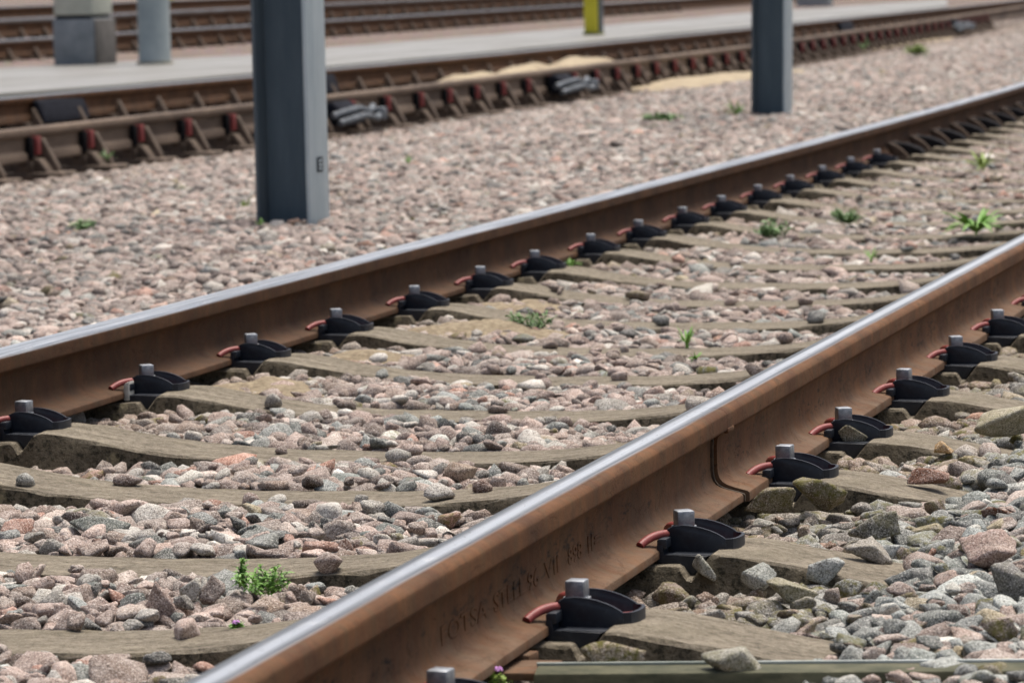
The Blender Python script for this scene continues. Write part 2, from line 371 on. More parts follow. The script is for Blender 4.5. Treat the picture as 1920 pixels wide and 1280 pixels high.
# ------------------------------------------------------------------ rail clips
def make_clip():
    root = empty('rail_clip', (0,0,0))
    mb = MB()
    # guide plate with V keel
    mb.prism([(-.0235,-.0055),(-.0235,.0200),(-.0150,.0200),(-.0140,.0062),(.050,.0062),(.046,.0045),(.0305,-.0205),(.0235,-.0205),(.0135,-.0055)], -.066, .066, .0012)
    mb.prism([(-.0232,.0150),(-.0232,.0270),(-.0190,.0285),(-.0095,.0285),(-.0095,.0150)], -.0655, -.0375, .001)
    mb.prism([(-.0232,.0150),(-.0232,.0270),(-.0190,.0285),(-.0095,.0285),(-.0095,.0150)], .0375, .0655, .001)
    mb.box(-.004, .052, -.064, -.0375, .0045, .0075, .001)
    ck = [(-.0135,.004),(-.0140,.036),(-.0115,.0405),(-.005,.0432),(.006,.0442),(.014,.0440),(.024,.0430),(.035,.0408),(.046,.0375),(.056,.0334),(.0640,.0290),(.0685,.0258),(.0685,.0085),(.048,.0055)]
    mb.prism(ck, -.0375, -.0335, .0008)
    mb.prism(ck, .0335, .0375, .0008)
    # tray end and floor
    ou = [(.062,-.0374),(.070,-.0366),(.0775,-.0320),(.0820,-.0225),(.0840,-.0100),(.0840,.0100),(.0820,.0225),(.0775,.0320),(.070,.0366),(.062,.0374)]
    inn = [(.062,-.0336),(.069,-.0328),(.0745,-.0285),(.0780,-.0200),(.0795,-.0090),(.0795,.0090),(.0780,.0200),(.0745,.0285),(.069,.0328),(.062,.0336)]
    vv = [[mb.bm.verts.new((x, y, z)) for x, y in L_] for L_, z in ((ou, .0085), (ou, .0262), (inn, .0262), (inn, .0085))]
    for p_, q_ in ((0,1),(1,2),(2,3),(3,0)):
        for i in range(9): mb.bm.faces.new((vv[p_][i], vv[p_][i+1], vv[q_][i+1], vv[q_][i]))
    for i in (0, 9): mb.bm.faces.new([vv[k][i] for k in range(4)])
    mb.prism([(-.0150,.004),(-.0150,.0180),(.074,.0110),(.074,.0055)], -.0340, .0340)
    mb.prism([(-.0158,.010),(-.0155,.0385),(-.0130,.0400),(-.0115,.036),(-.0115,.010)], -.0372, .0372, .001)
    mb.build('clip_housing', M['plastic'], root, ang=28)
    # bolt
    mb = MB(); mb.tube([(0,0,.030),(0,0,.0385)], .0175, 20)
    mb.box(-.0125, .0125, -.0125, .0125, .036, .0605, .0022, Matrix.Rotation(R(12), 4, 'Z'))
    mb.build('bolt_head', M['zinc'], root)
    # spring clip, W-shaped
    pts = [(-.0440,-.0800,.0205),(-.0415,-.0730,.0235),(-.0365,-.0630,.0275),(-.0295,-.0510,.0305),(-.0210,-.0400,.0318),(-.0125,-.0310,.0310),(.002,-.0265,.0270),(.022,-.0260,.0180),(.045,-.0250,.0115),(.0600,-.0240,.0120),(.0660,-.0190,.0135),(.0630,-.0135,.0120),(.0480,-.0125,.0110),(.0250,-.0150,.0150),(.004,-.0195,.0200),(-.0050,-.0170,.0220),(-.0060,0,.0225)]
    pts += [(x, -y, z) for x, y, z in pts[-2::-1]]
    mb = MB(); mb.tube(spline(pts, 4), .0058, 12); mb.build('spring_clip', M['red'], root, ang=60)
    return root
clip = make_clip(); used = False
far_labels = {0:'black clip at the left edge of the picture, leftmost on the far rail', 1:'black clip with a grey dusty insert, second from left on the far rail'}
BX = .079
def place(base, n_, lab, group):
    global used
    o = clip if not used else copy_tree(clip); used = True
    o.location = (base + BX + xoff(YN[n_]), YN[n_], 0)
    j = random.Random(n_*7+int(base*10)); o.rotation_euler.z = R(j.uniform(-1.2, 1.2))
    tag(o, lab, 'rail clip', group)
    for ch in o.children:
        if ch.name.startswith('bolt_head'): ch.rotation_euler.z = R({(0,-2):18,(0,-3):-14}.get((int(base),n_), j.uniform(-25,25)))
    return o
near_l = {-4:'black clip cut off by the bottom edge under the foreground rail', -3:'black clip just above the notched rusty plate on the foreground rail', -2:'black clip with tall square bolt, between the rusty plate and the rail joint',
          -1:'black clip right beside the rail joint, by the orange-brown stone', 0:'black clip with a grey stone lying against its side', 1:'dusty greyish black clip, third from the right edge on the foreground rail',
          2:'black clip second from the right edge on the foreground rail', 3:'black clip nearest the right edge with its bolt fully in view', 4:'black clip cut off by the right edge of the picture'}
for n_ in range(-4, 5): place(0.0, n_, near_l[n_], 'black clips holding the foreground rail')
for n_ in range(0, 16):
    lab = far_labels.get(n_, f'black clip with red spring, {ordn(n_+1)} from left on the far rail')
    if n_ == 15: lab = 'small black clip, rightmost and farthest on the far rail'
    o = place(-1.505, n_, lab, 'black clips holding the far rail')
    if n_ == 1:
        mb = MB(); mb.prism([(-.0225,-.004),(-.0225,.024),(-.019,.030),(-.0105,.034),(-.0105,-.004)], -.069, -.040, .002)
        tag(mb.build('grey_insert', mat_simple('chalky_grey', (.30,.30,.27), (.5,.5,.46), 60), o), 'chalky grey insert at the near end')

# ------------------------------------------------------------------ brown base plates of the far rail beyond the last black clip
castd = mat_simple('dark_brown_casting', (.035,.022,.014), (.085,.056,.036), 18, .85)
dkb = mat_simple('shadow_gap_black', (.006,.006,.007), (.018,.017,.018), 40, .9, 0, .1)  # black for blocks that stand in for shaded gaps at the rails
def make_baseplate():
    root = empty('rail_baseplate', (0,0,0))
    mb = MB(); mb.box(-.06, .17, -.085, .085, -.012, .004, .004); mb.prism([(.0,.0),(-.03,.055),(-.012,.066),(.03,.042),(.065,.010),(.065,.0)], -.075, -.045, .003)
    mb.prism([(.0,.0),(-.03,.055),(-.012,.066),(.03,.042),(.065,.010),(.065,.0)], .045, .075, .003)
    mb.build('casting', castd, root)
    mb = MB(); mb.prism([(-.01,.004),(-.01,.062),(.05,.056),(.11,.034),(.13,.004)], -.044, .042, .004); mb.build('shadow_hollow_block', dkb, root)  # black block added as the dark shadow hollow between the brown ribs
    return root
bp = make_baseplate()
for i, n_ in enumerate(range(16, 26)):
    o = bp if i == 0 else copy_tree(bp); o.location = (-1.505+.055+xoff(YN[n_]), YN[n_], 0)
    tag(o, f'brown baseplate with black block for the shadowed hollow, {ordn(i+1)} beyond the last black clip', 'baseplate', 'baseplates under the far rail')

# ------------------------------------------------------------------ rusty notched plate, beam, flower
mb = MB()
mb.prism([(-.055,-.020),(-.055,-.010),(.105,-.004),(.108,-.014)], -.060, -.018, .002)
mb.prism([(.030,-.020),(.030,-.007),(.105,-.004),(.108,-.014)], -.0185, .030, .002)
mb.prism([(-.02,-.013),(-.02,-.001),(.062,.000),(.062,-.012)], .028, .062, .002)
o = mb.build('notched_plate', M['rust_plate']); o.location = (.0+xoff(4.45), 4.475, -.002); o.rotation_euler.z = R(-6)
tag(o, 'rusty brown notched steel plate sticking out under the foreground rail foot', 'plate')
mb = MB(); mb.box(.02, .13, 0, .03, -.035, -.020, .002); o = mb.build('notched_plate', M['rust_plate']); o.location = (.03+xoff(7), 6.99, .0); o.rotation_euler = (0, R(3), R(4))
tag(o, 'small rusty flat plate below the dusty clip on the foreground rail', 'plate')
# long pale beam along the bottom right
a = onZ(1000, 1262, .0); b = onZ(1960, 1255, .0); ang = math.atan2(b.y-a.y, b.x-a.x); Lb = (b-a).length
beam = empty('channel_beam', a, ang)
mb = MB(); mb.box(0, Lb+.5, 0, .055, -.13, 0, .004)
mb.build('beam_wall', mat_simple('mossy_metal', (.045,.05,.028), (.12,.115,.07), 16, .8, 0, .3, .3, stretch=(1,1,3)), beam)
mb = MB(); mb.box(.0, Lb+.5, .0505, .056, -.001, .0035, .0005)
mb.build('top_flange', mat_simple('pale_beam_edge', (.20,.23,.19), (.55,.58,.56), 3, .5), beam)
tag(beam, 'long pale green-edged beam lying across the bottom right corner', 'beam')

# ------------------------------------------------------------------ background track with chaired rails
def t2x(Y):
    # near rail of the background track, bends away from us far off
    pts = [(10,-5.75),(16.5,-5.56),(19.5,-5.43),(22,-5.33),(31,-5.30),(36,-5.45),(44,-5.68),(54,-6.1),(75,-7.2)]
    ys, xs = zip(*pts); return float(np.interp(Y, ys, xs))
def t2f(Y):
    pts = [(10,-7.9),(21,-7.42),(25,-7.2),(30,-7.0),(40,-6.95),(50,-6.98),(60,-7.1),(75,-7.9)]
    ys, xs = zip(*pts); return float(np.interp(Y, ys, xs))
PB = [(0,.144),(.018,.1435),(.028,.140),(.033,.132),(.034,.118),(.030,.106),(.010,.098),(.009,.040),(.022,.028),(.027,.020),(.027,-.006),(.022,-.012)]
o = link('rail', rail_mesh('rail', 0, 12, 75, 1.0, 0.0, t2x, prof=PB), M['rail_far']); tag(o, 'pale brown nearer rail of the background track behind the dark posts', 'rail', 'rails of the background tracks')
o = link('rail', rail_mesh('rail', 0, 12, 75, 1.0, 0.0, t2f, prof=PB), M['rail_far_top']); tag(o, 'grey-topped rail running along the front of the concrete walkway', 'rail', 'rails of the background tracks')
castm = mat_simple('brown_cast_iron', (.050,.034,.023), (.120,.086,.060), 14, .85)
keym = mat_simple('dull_red_key', (.14,.020,.018), (.23,.036,.032), 20, .7)
def make_chair(key=True):
    root = empty('rail_chair', (0,0,0)); mb = MB()
    mb.box(-.045, .045, -.095, .095, -.065, -.011, .004); mb.box(-.17, .19, -.10, .10, -.105, -.060, .01)
    mb.prism([(.135,-.07),(.125,-.03),(.075,.055),(.058,.090),(.044,.094),(.036,.080),(.034,-.07)], .012, .052, .006)
    mb.prism([(-.155,-.07),(-.150,-.03),(-.075,.075),(-.045,.104),(-.034,.085),(-.034,-.07)], -.055, .055, .006)
    mb.prism([(.12,-.07),(.07,.000),(.036,.005),(.036,-.07)], -.075, .012, .005)
    mb.build('casting', castm, root)
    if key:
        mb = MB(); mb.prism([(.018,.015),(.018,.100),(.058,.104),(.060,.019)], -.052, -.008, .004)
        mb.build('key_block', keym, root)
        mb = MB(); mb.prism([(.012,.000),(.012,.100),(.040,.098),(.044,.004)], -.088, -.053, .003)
        mb.build('shadow_gap_block', dkb, root)  # black block stands in for the shadow gap left of the key
    return root
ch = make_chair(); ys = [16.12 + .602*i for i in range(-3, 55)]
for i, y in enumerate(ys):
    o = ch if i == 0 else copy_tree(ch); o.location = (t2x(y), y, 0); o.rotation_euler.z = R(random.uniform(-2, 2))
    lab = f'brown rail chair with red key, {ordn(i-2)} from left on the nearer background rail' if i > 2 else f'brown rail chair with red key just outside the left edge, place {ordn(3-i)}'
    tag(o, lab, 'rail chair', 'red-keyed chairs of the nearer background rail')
ch2 = make_chair(False)
mb = MB(); mb.box(-.045, .045, -.095, .095, -.065, -.011, .004); mb.box(-.17, .19, -.10, .10, -.105, -.060, .01); mb.prism([(.105,-.07),(.095,-.02),(.060,.045),(.044,.072),(.036,.066),(.034,-.07)], .0, .045, .006); mb.prism([(-.105,-.07),(-.095,-.02),(-.06,.045),(-.036,.066),(-.034,-.07)], -.045, .045, .006)
_o = mb.build('casting_low', castm); ch2.children[0].data = _o.data; bpy.data.objects.remove(_o)
for i in range(62):
    y = 19.4 + .602*i; o = ch2 if i == 0 else copy_tree(ch2); o.location = (t2f(y), y, 0); o.rotation_euler.z = R(random.uniform(-2, 2))
    tag(o, f'brown rail chair, {ordn(i+1)} from left along the walkway-side background rail', 'rail chair', 'chairs of the walkway-side background rail')
wood = mat_simple('old_timber_sleeper', (.07,.05,.035), (.20,.15,.105), 5, .9, stretch=(1,8,8))
for i in range(30):
    y = 16.12 + .602*(i-3)
    mb = MB(); mb.box(-.95+.0, .62, -.12, .12, -.2, -.104, .01); o = mb.build('timber_sleeper', wood); o.location = ((t2x(y)), y, 0); o.rotation_euler.z = R(random.uniform(-1.5,1.5))
    tag(o, f'dark timber sleeper under the background track, {ordn(i+1)} from the left', 'sleeper', 'timber sleepers of the background track')
# black joint covers with silver bonding straps
blackm = mat_simple('black_rubber', (.008,.009,.013), (.02,.022,.03), 30, .9, 0, .1); silv = mat_simple('silver_strap', (.05,.06,.07), (.17,.19,.21), 20, .7, .2)
for i, (px, py, L_) in enumerate([(733, 215, .36), (1133, 160, .40), (1812, 50, .5)]):
    p = onZ(px, py, .03); y = p.y; root = empty('insulated_joint', (t2x(y)+.05, y, 0))
    mb = MB(); mb.prism([(.0,-.02),(-.01,.10),(.03,.11),(.09,.06),(.13,-.02)], -L_*.55, L_*.35, .008); mb.build('joint_cover', blackm, root)
    for k, (dx, zz) in enumerate([(.11, .045), (.15, .005)]):
        mb = MB(); mb.tube(spline([(dx-.05,-L_*.75,zz-.01),(dx,-L_*.4,zz+.012),(dx+.02,0,zz+.02),(dx+.02,L_*.5,zz),(dx,L_*.85,zz+.02)], 5), .019, 8); mb.build('bonding_strap', silv, root)
    mb = MB(); mb.box(dx-.03, dx+.03, L_*.75, L_*1.0, -.01, .06, .01); mb.build('strap_end', silv, root)
    tag(root, ['black joint cover with silver straps just right of the front post', 'black joint cover with silver straps left of the second post', 'small black joint cover with silver straps near the top right corner'][i], 'joint', 'insulated joints of the nearer background rail')
for i, (px, py, L_) in enumerate([(226, 200, .36), (712, 153, .34), (1530, 50, .4)]):
    p = onZ(px, py, .06); mb = MB(); mb.prism([(.01,-.01),(.01,.118),(.045,.110),(.07,.04),(.09,-.02)], -L_, L_, .012); o = mb.build('joint_box', blackm); o.location = (t2f(p.y), p.y, 0)
    tag(o, ['black joint box on the walkway-side rail left of the front post', 'black joint box on the walkway-side rail right of the front post', 'black joint box on the walkway-side rail beside the second post'][i], 'joint box', 'black joint boxes')

# ------------------------------------------------------------------ walkway and what stands on it
def strip(name, front, back, z0, z1, mat):
    bm = bmesh.new(); A = [bm.verts.new((x, y, z1)) for x, y in front]; B = [bm.verts.new((x, y, z1)) for x, y in back]
    A0 = [bm.verts.new((x, y, z0)) for x, y in front]; B0 = [bm.verts.new((x, y, z0)) for x, y in back]
    for i in range(len(A)-1):
        bm.faces.new((A[i], A[i+1], B[i+1], B[i])); bm.faces.new((A0[i], A[i], A[i+1], A0[i+1])) if False else bm.faces.new((A0[i], A0[i+1], A[i+1], A[i])); bm.faces.new((B[i], B[i+1], B0[i+1], B0[i]))
    bm.faces.new((A0[0], A[0], B[0], B0[0])); bm.faces.new((A[-1], A0[-1], B0[-1], B[-1]))
    bmesh.ops.recalc_face_normals(bm, faces=bm.faces[:]); me = bpy.data.meshes.new(name); bm.to_mesh(me); bm.free(); return link(name, me, mat)
WZ = .07
fr = [tuple(onZ(x, y, WZ)[:2]) for x, y in [(-60,182),(0,176),(250,157),(466,138),(620,124),(940,95),(1260,63),(1404,50),(1600,31),(1776,12)]]
bk = [tuple(onZ(x, y, WZ)[:2]) for x, y in [(-60,131),(0,128),(250,115),(466,103),(620,89),(940,64),(1260,38),(1404,24),(1600,11),(1776,-2)]]
def mat_walk():
    t = NT('damp_concrete', .5, 0, .4); v = t.coord(); n = t.noise(t.coord((1,.35,1)), 1.3, 5, .6)
    c = t.mix(t.ramp(n, .35, .65), (.17,.168,.155), (.285,.28,.265)); c = t.mix(t.math('MULTIPLY', t.noise(v, 40, 4, .7), .4), c, (.22,.21,.18))
    t.base(c); t.L(t.ramp(n, .3, .7, (.62,.62,.62), (.3,.3,.3)), t.b.inputs['Roughness']); t.bump(t.noise(v, 60, 4, .6), .2, .003); return t.m
tag(strip('path', fr, bk, -.1, WZ, mat_walk()), kind='structure')
# mossy edging between walkway and rail
fr2 = [(x+.12, y-.05) for x, y in fr]
tag(strip('path_edging', fr2, [(x+.01,y) for x, y in fr], -.1, WZ-.035, mat_simple('mossy_edging', (.09,.085,.03), (.20,.18,.09), 5)), kind='structure')
def at(px, py, z): return onZ(px, py, z)
# cabinet on plinth
p = at(160, 122, WZ); root = empty('trackside_cabinet', (p.x, p.y, WZ), R(0)); sc_ = (p-CAM).dot(fw)/FPX
W_ = 74*sc_/math.cos(R(19)); D_ = .36
mb = MB(); mb.box(-W_/2-.11, W_/2-.09, 0, D_*1.35, 0, 86*sc_, .01); mb.build('plinth', mat_simple('blue_grey_plinth', (.17,.19,.20), (.27,.29,.30), 6), root)
mb = MB(); mb.box(W_/2-.0895, W_/2-.075, .005, D_*1.34, 0, 84*sc_, .003); mb.build('dark_side_panel', mat_simple('dark_plinth_side', (.07,.065,.06), (.13,.12,.11), 6), root)  # thin panel makes the plinth's right side darker than its front
mb = MB(); mb.box(-W_/2-.09, W_/2-.12, .02, D_*1.25, 86*sc_, 93*sc_, .004); mb.build('gasket', blackm, root)
mb = MB(); mb.box(-W_/2-.10, W_/2-.10, .0, D_*1.35, 93*sc_, .95, .015); mb.build('cabinet_body', mat_simple('cream_cabinet', (.40,.42,.36), (.55,.56,.48), 4), root)
mb = MB(); mb.box(-W_/2-.06, W_/2-.14, -.006, 0, .5, .9, .004); mb.build('cabinet_door', mat_simple('cream_door', (.40,.42,.36), (.55,.56,.48), 4), root)
tag(root, 'cream cabinet on a blue-grey plinth standing on the concrete walkway', 'cabinet')
# round post
p = at(283, 121, WZ); root = empty('round_post', (p.x, p.y+.1, WZ)); rr3 = 30*sc_
mb = MB(); mb.tube([(0,0,0),(0,0,2.6)], rr3, 32); mb.build('pole', mat_simple('pale_blue_grey_paint', (.26,.31,.32), (.38,.43,.43), 3, .6), root)
mb = MB(); mb.tube([(0,0,0),(0,0,.02)], rr3*1.15, 32); mb.build('base_ring', mat_simple('stained_base', (.25,.22,.15), (.33,.30,.22), 8), root)
mb = MB(); mb.tube([(0,0,2.6),(0,0,2.64)], rr3*1.06, 32); mb.build('post_cap', M['zinc'], root)
tag(root, 'thick pale blue-grey round post right of the cabinet on the walkway', 'post')
# yellow post with grey side
p = at(1112, 66, WZ); s2 = (p-CAM).dot(fw)/FPX; root = empty('yellow_post', (p.x, p.y, WZ))
yel = mat_simple('yellow_paint', (.55,.48,.02), (.70,.62,.04), 4, .55); gry = mat_simple('dark_grey_paint', (.06,.075,.08), (.12,.14,.15), 4, .6)
mb = MB(); mb.box(-17*s2, 8*s2, 0, .05, .0, 1.4, .006); mb.build('face_panel', yel, root)
mb = MB(); mb.box(-16*s2, 8*s2+.02, .052, .22, .0, 1.4, .006); mb.build('grey_backing', gry, root)
mb = MB(); mb.box(-19*s2, 12*s2, -.02, .25, -.02, .03, .006); mb.build('base', mat_simple('olive_base', (.12,.13,.03), (.2,.2,.06), 8), root)
tag(root, 'yellow marker post with grey side on the walkway between the dark posts', 'post')
p = at(317, 22, .30); root = empty('yellow_post', (p.x, p.y, .28)); s3 = (p-CAM).dot(fw)/FPX
mb = MB(); mb.box(-9*s3, 8*s3, 0, .06, 0, 1.3, .01); mb.build('face_panel', yel, root); mb = MB(); mb.box(-11*s3, 10*s3, -.02, .1, -.05, .02, .005); mb.build('base', gry, root)
tag(root, 'small yellow marker post far off behind the round post', 'post')
p = at(1524, 13, WZ); s4 = (p-CAM).dot(fw)/FPX; root = empty('trackside_cabinet', (p.x, p.y, WZ))
mb = MB(); mb.box(-32*s4, 30*s4, 0, .4, 0, .5, .01); mb.build('plinth', mat_simple('pale_plinth', (.25,.27,.28), (.36,.38,.38), 6), root)
mb = MB(); mb.box(-30*s4, 28*s4, .02, .38, .5, 1.3, .02); mb.build('cabinet_body', mat_simple('grey_cabinet', (.3,.31,.3), (.42,.43,.4), 4), root)
tag(root, 'grey plinth cut off by the top edge beside the second dark post', 'cabinet')

# ------------------------------------------------------------------ dark H-section posts
def hpost(px, py, lab, marker):
    p = onZ(px, py+2, -.024); root = empty('steel_post', (p.x, p.y, -.06))
    dark = mat_simple('shaded_blue_grey_paint', (.080,.118,.142), (.115,.158,.184), 2.5, .55, 0, .4, .15, stretch=(6,6,1))  # web colour kept dark to carry the shade on this face
    lite = mat_simple('lit_blue_grey_paint', (.38,.48,.52), (.52,.61,.64), 3, .5, .15, .5, .15, stretch=(6,6,1))  # right flange painted lighter, daylight put into its colour; also colours marker stripes
    W, D2, t = .192, .215, .012
    mb = MB(); mb.box(t, W-t, D2/2-.004, D2/2+.004, 0, 3.4); mb.build('web', dark, root)
    for k in (0, 1):
        x0 = 0 if k == 0 else W-t
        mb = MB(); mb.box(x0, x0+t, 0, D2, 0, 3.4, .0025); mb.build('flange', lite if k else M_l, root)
    mb = MB(); mb.box(-.004, W+.004, -.004, D2+.004, 3.4, 3.412, .002); mb.build('cap_plate', dark, root)
    if marker:
        mb = MB(); mb.box(W+.0005, W+.003, .085, .145, .205, .255, .0008); q = mb.build('marker_plate', blackm, root)
        mb = MB(); mb.box(W+.003, W+.0038, .10, .13, .213, .220); mb.box(W+.003, W+.0038, .10, .13, .226, .233); mb.box(W+.003, W+.0038, .10, .13, .240, .247); mb.build('marking', lite, q)
    tag(root, lab, 'post', 'dark steel posts beside the near track'); return root
M_l = mat_simple('shaded_flange_paint', (.08,.11,.13), (.13,.165,.185), 3, .55, .1, .5, .15, stretch=(6,6,1))  # left flange of the same posts, shade inside the section put into the colour
POSTS = []
hp1 = hpost(481, 418, 'big dark blue-grey steel post in the left half, nearer of the two', True)
hp2 = hpost(1408, 213, 'smaller dark blue-grey steel post in the right half, farther of the two', False)
hp2.rotation_euler = (0, R(1.1), 0)
POSTS = [(h.location.x, h.location.y) for h in (hp1, hp2)]

# ------------------------------------------------------------------ third track far behind
def line(pts): 
    ys, xs = zip(*pts); return lambda Y: float(np.interp(Y, ys, xs))
for i, (X0_, z_, lab, sc3) in enumerate([(-13.0, .085, 'blurred rail directly behind the concrete walkway', 1.15), (-14.5, .225, 'blurred rail second behind the concrete walkway', 1.25), (-17.0, .33, 'blurred farthest rail near the top left corner', 1.1)]):
    o = link('rail', rail_mesh('rail', X0_, 25, 90, 3, 0.0, lambda Y: 0.0, prof=PB, sc=sc3), M['rail_far_top']); o.location.z = z_; tag(o, lab, 'rail', 'rails of the background tracks')
    if i < 2:
        for k in range(46):
            y = 33 + .66*k; o = copy_tree(ch2 if True else ch); o.location = (X0_, y, z_); o.scale = (1.1, 1.1, 1.1); o.rotation_euler = (0,0,0)
            tag(o, f'blurred rail chair, {ordn(k+1)} from left on the {["first","second"][i]} rail behind the walkway', 'rail chair', f'blurred chairs of the {["first","second"][i]} rail behind the walkway')

# ------------------------------------------------------------------ stones
def ico(l):
    bm = bmesh.new(); bmesh.ops.create_icosphere(bm, subdivisions=l, radius=1.0); bm.verts.ensure_lookup_table()
    V = np.array([v.co[:] for v in bm.verts]); F = np.array([[v.index for v in f.verts] for f in bm.faces]); bm.free(); return V, F
ICO = {1: ico(1), 2: ico(2), 3: ico(3), 4: ico(4)}
def rock_shapes(level, count, seed):
    V, F = ICO[level]; r = np.random.default_rng(seed); out = []
    for _ in range(count):
        k = r.integers(9, 14); P0 = r.normal(size=(k, 3)); P0 /= np.linalg.norm(P0, axis=1)[:, None]; P0 *= r.uniform(.75, 1.1, (k, 1))
        hb = bmesh.new(); hv = [hb.verts.new(p) for p in P0]; bmesh.ops.convex_hull(hb, input=hv); hb.normal_update()
        N_ = np.array([f.normal[:] for f in hb.faces]); O_ = np.array([f.normal.dot(f.verts[0].co) for f in hb.faces]); hb.free()
        sg = np.where(O_ < 0, -1, 1); N_ = N_*sg[:, None]; O_ = O_*sg
        cen = P0.mean(0)*.5; O_ = np.maximum(O_ - N_@cen, .18)
        q = np.clip(V@N_.T, 0, None)/O_; pw = 40
        rad = (np.sum(q**pw, 1) + 1e-9)**(-1/pw); rad = np.clip(rad, .2, 1.3)
        P = V*rad[:, None]
        if level > 2:
            for f_, a_ in ((4.0, .030), (9.0, .014)):
                ph = r.uniform(0, 6, 3); P = P*(1 + a_*np.sin(P@r.normal(size=3)*f_+ph[0])[:, None]*np.cos(P@r.normal(size=3)*f_+ph[1])[:, None])
        P -= (P.max(0)+P.min(0))/2; P /= (P.max(0)-P.min(0)).max()/2
        out.append(P)
    return np.array(out), F
SH = {1: rock_shapes(1, 24, 1), 2: rock_shapes(2, 40, 2), 3: rock_shapes(3, 24, 3)}
def rotm(a, b, c):
    ca, sa, cb, sb, cc, sc = np.cos(a), np.sin(a), np.cos(b), np.sin(b), np.cos(c), np.sin(c)
    Rz = np.stack([ca, -sa, 0*ca, sa, ca, 0*ca, 0*ca, 0*ca, 0*ca+1], -1).reshape(-1, 3, 3)
    Rx = np.stack([0*cb+1, 0*cb, 0*cb, 0*cb, cb, -sb, 0*cb, sb, cb], -1).reshape(-1, 3, 3)
    Ry = np.stack([cc, 0*cc, sc, 0*cc, 0*cc+1, 0*cc, -sc, 0*cc, cc], -1).reshape(-1, 3, 3)
    return Rz @ Rx @ Ry
TANL, TANR = math.tan(YAW+R(7.45)), math.tan(YAW-R(7.45))
SLEEP = [(YN[n_], n_) for n_ in sorted(YN)]; SY = np.array([s[0] for s in SLEEP])
HX = np.array([p[0] for p in prof_s]); HZ = np.array([p[1] for p in prof_s])
def sl_top(x): return np.interp(x, HX, HZ)
def inside(x, y, marg):
    xl = CAM.x - y*TANL - marg; xr = CAM.x - y*TANR + marg
    return (x > xl) & (x < xr)
def level(x, y):
    x = x - np.vectorize(xoff)(y) if False else x
    L = np.full_like(x, -.032)
    ins = (x > -1.505) & (x < 0)
    u = np.minimum(x+1.505, -x)
    hi = np.interp(y, [6.5, 6.6, 7.8, 9], [0, .026, .032, .034])*np.interp(x+1.505, [.10, .17, .4, .7], [.4, 1, .7, 0])*(x < -.7) + np.interp(y, [6.6, 7.8, 10], [0, -.006, -.012])*np.interp(u, [.3, .5], [0, 1])
    L = np.where(ins, hi+np.interp(u, [0, .08, .18, .35, .55, .8], [-.045, -.050, -.058, -.050, -.037, -.032]), L)
    out = x >= 0
    Lo = np.interp(x, [0, .10, .2, .35, .5, .8, 1.5], [-.045, -.045, -.045, -.034, -.014, .004, .010])
    Lo = Lo + np.interp(y, [4.5, 5.4, 5.7, 6.1, 6.6, 7.2], [0, .004, .012, .022, .028, .020])*np.interp(x, [.05, .15, .3], [.2, .8, 1])
    L = np.where(out, Lo, L)
    lf = x < -1.57
    L = np.where(lf, np.interp(x, [-9, -7.3, -5.6, -5.1, -4.5, -3.5, -1.7, -1.57], [-.10, -.10, -.095, -.085, -.050, -.024, -.030, -.045]), L)
    return L
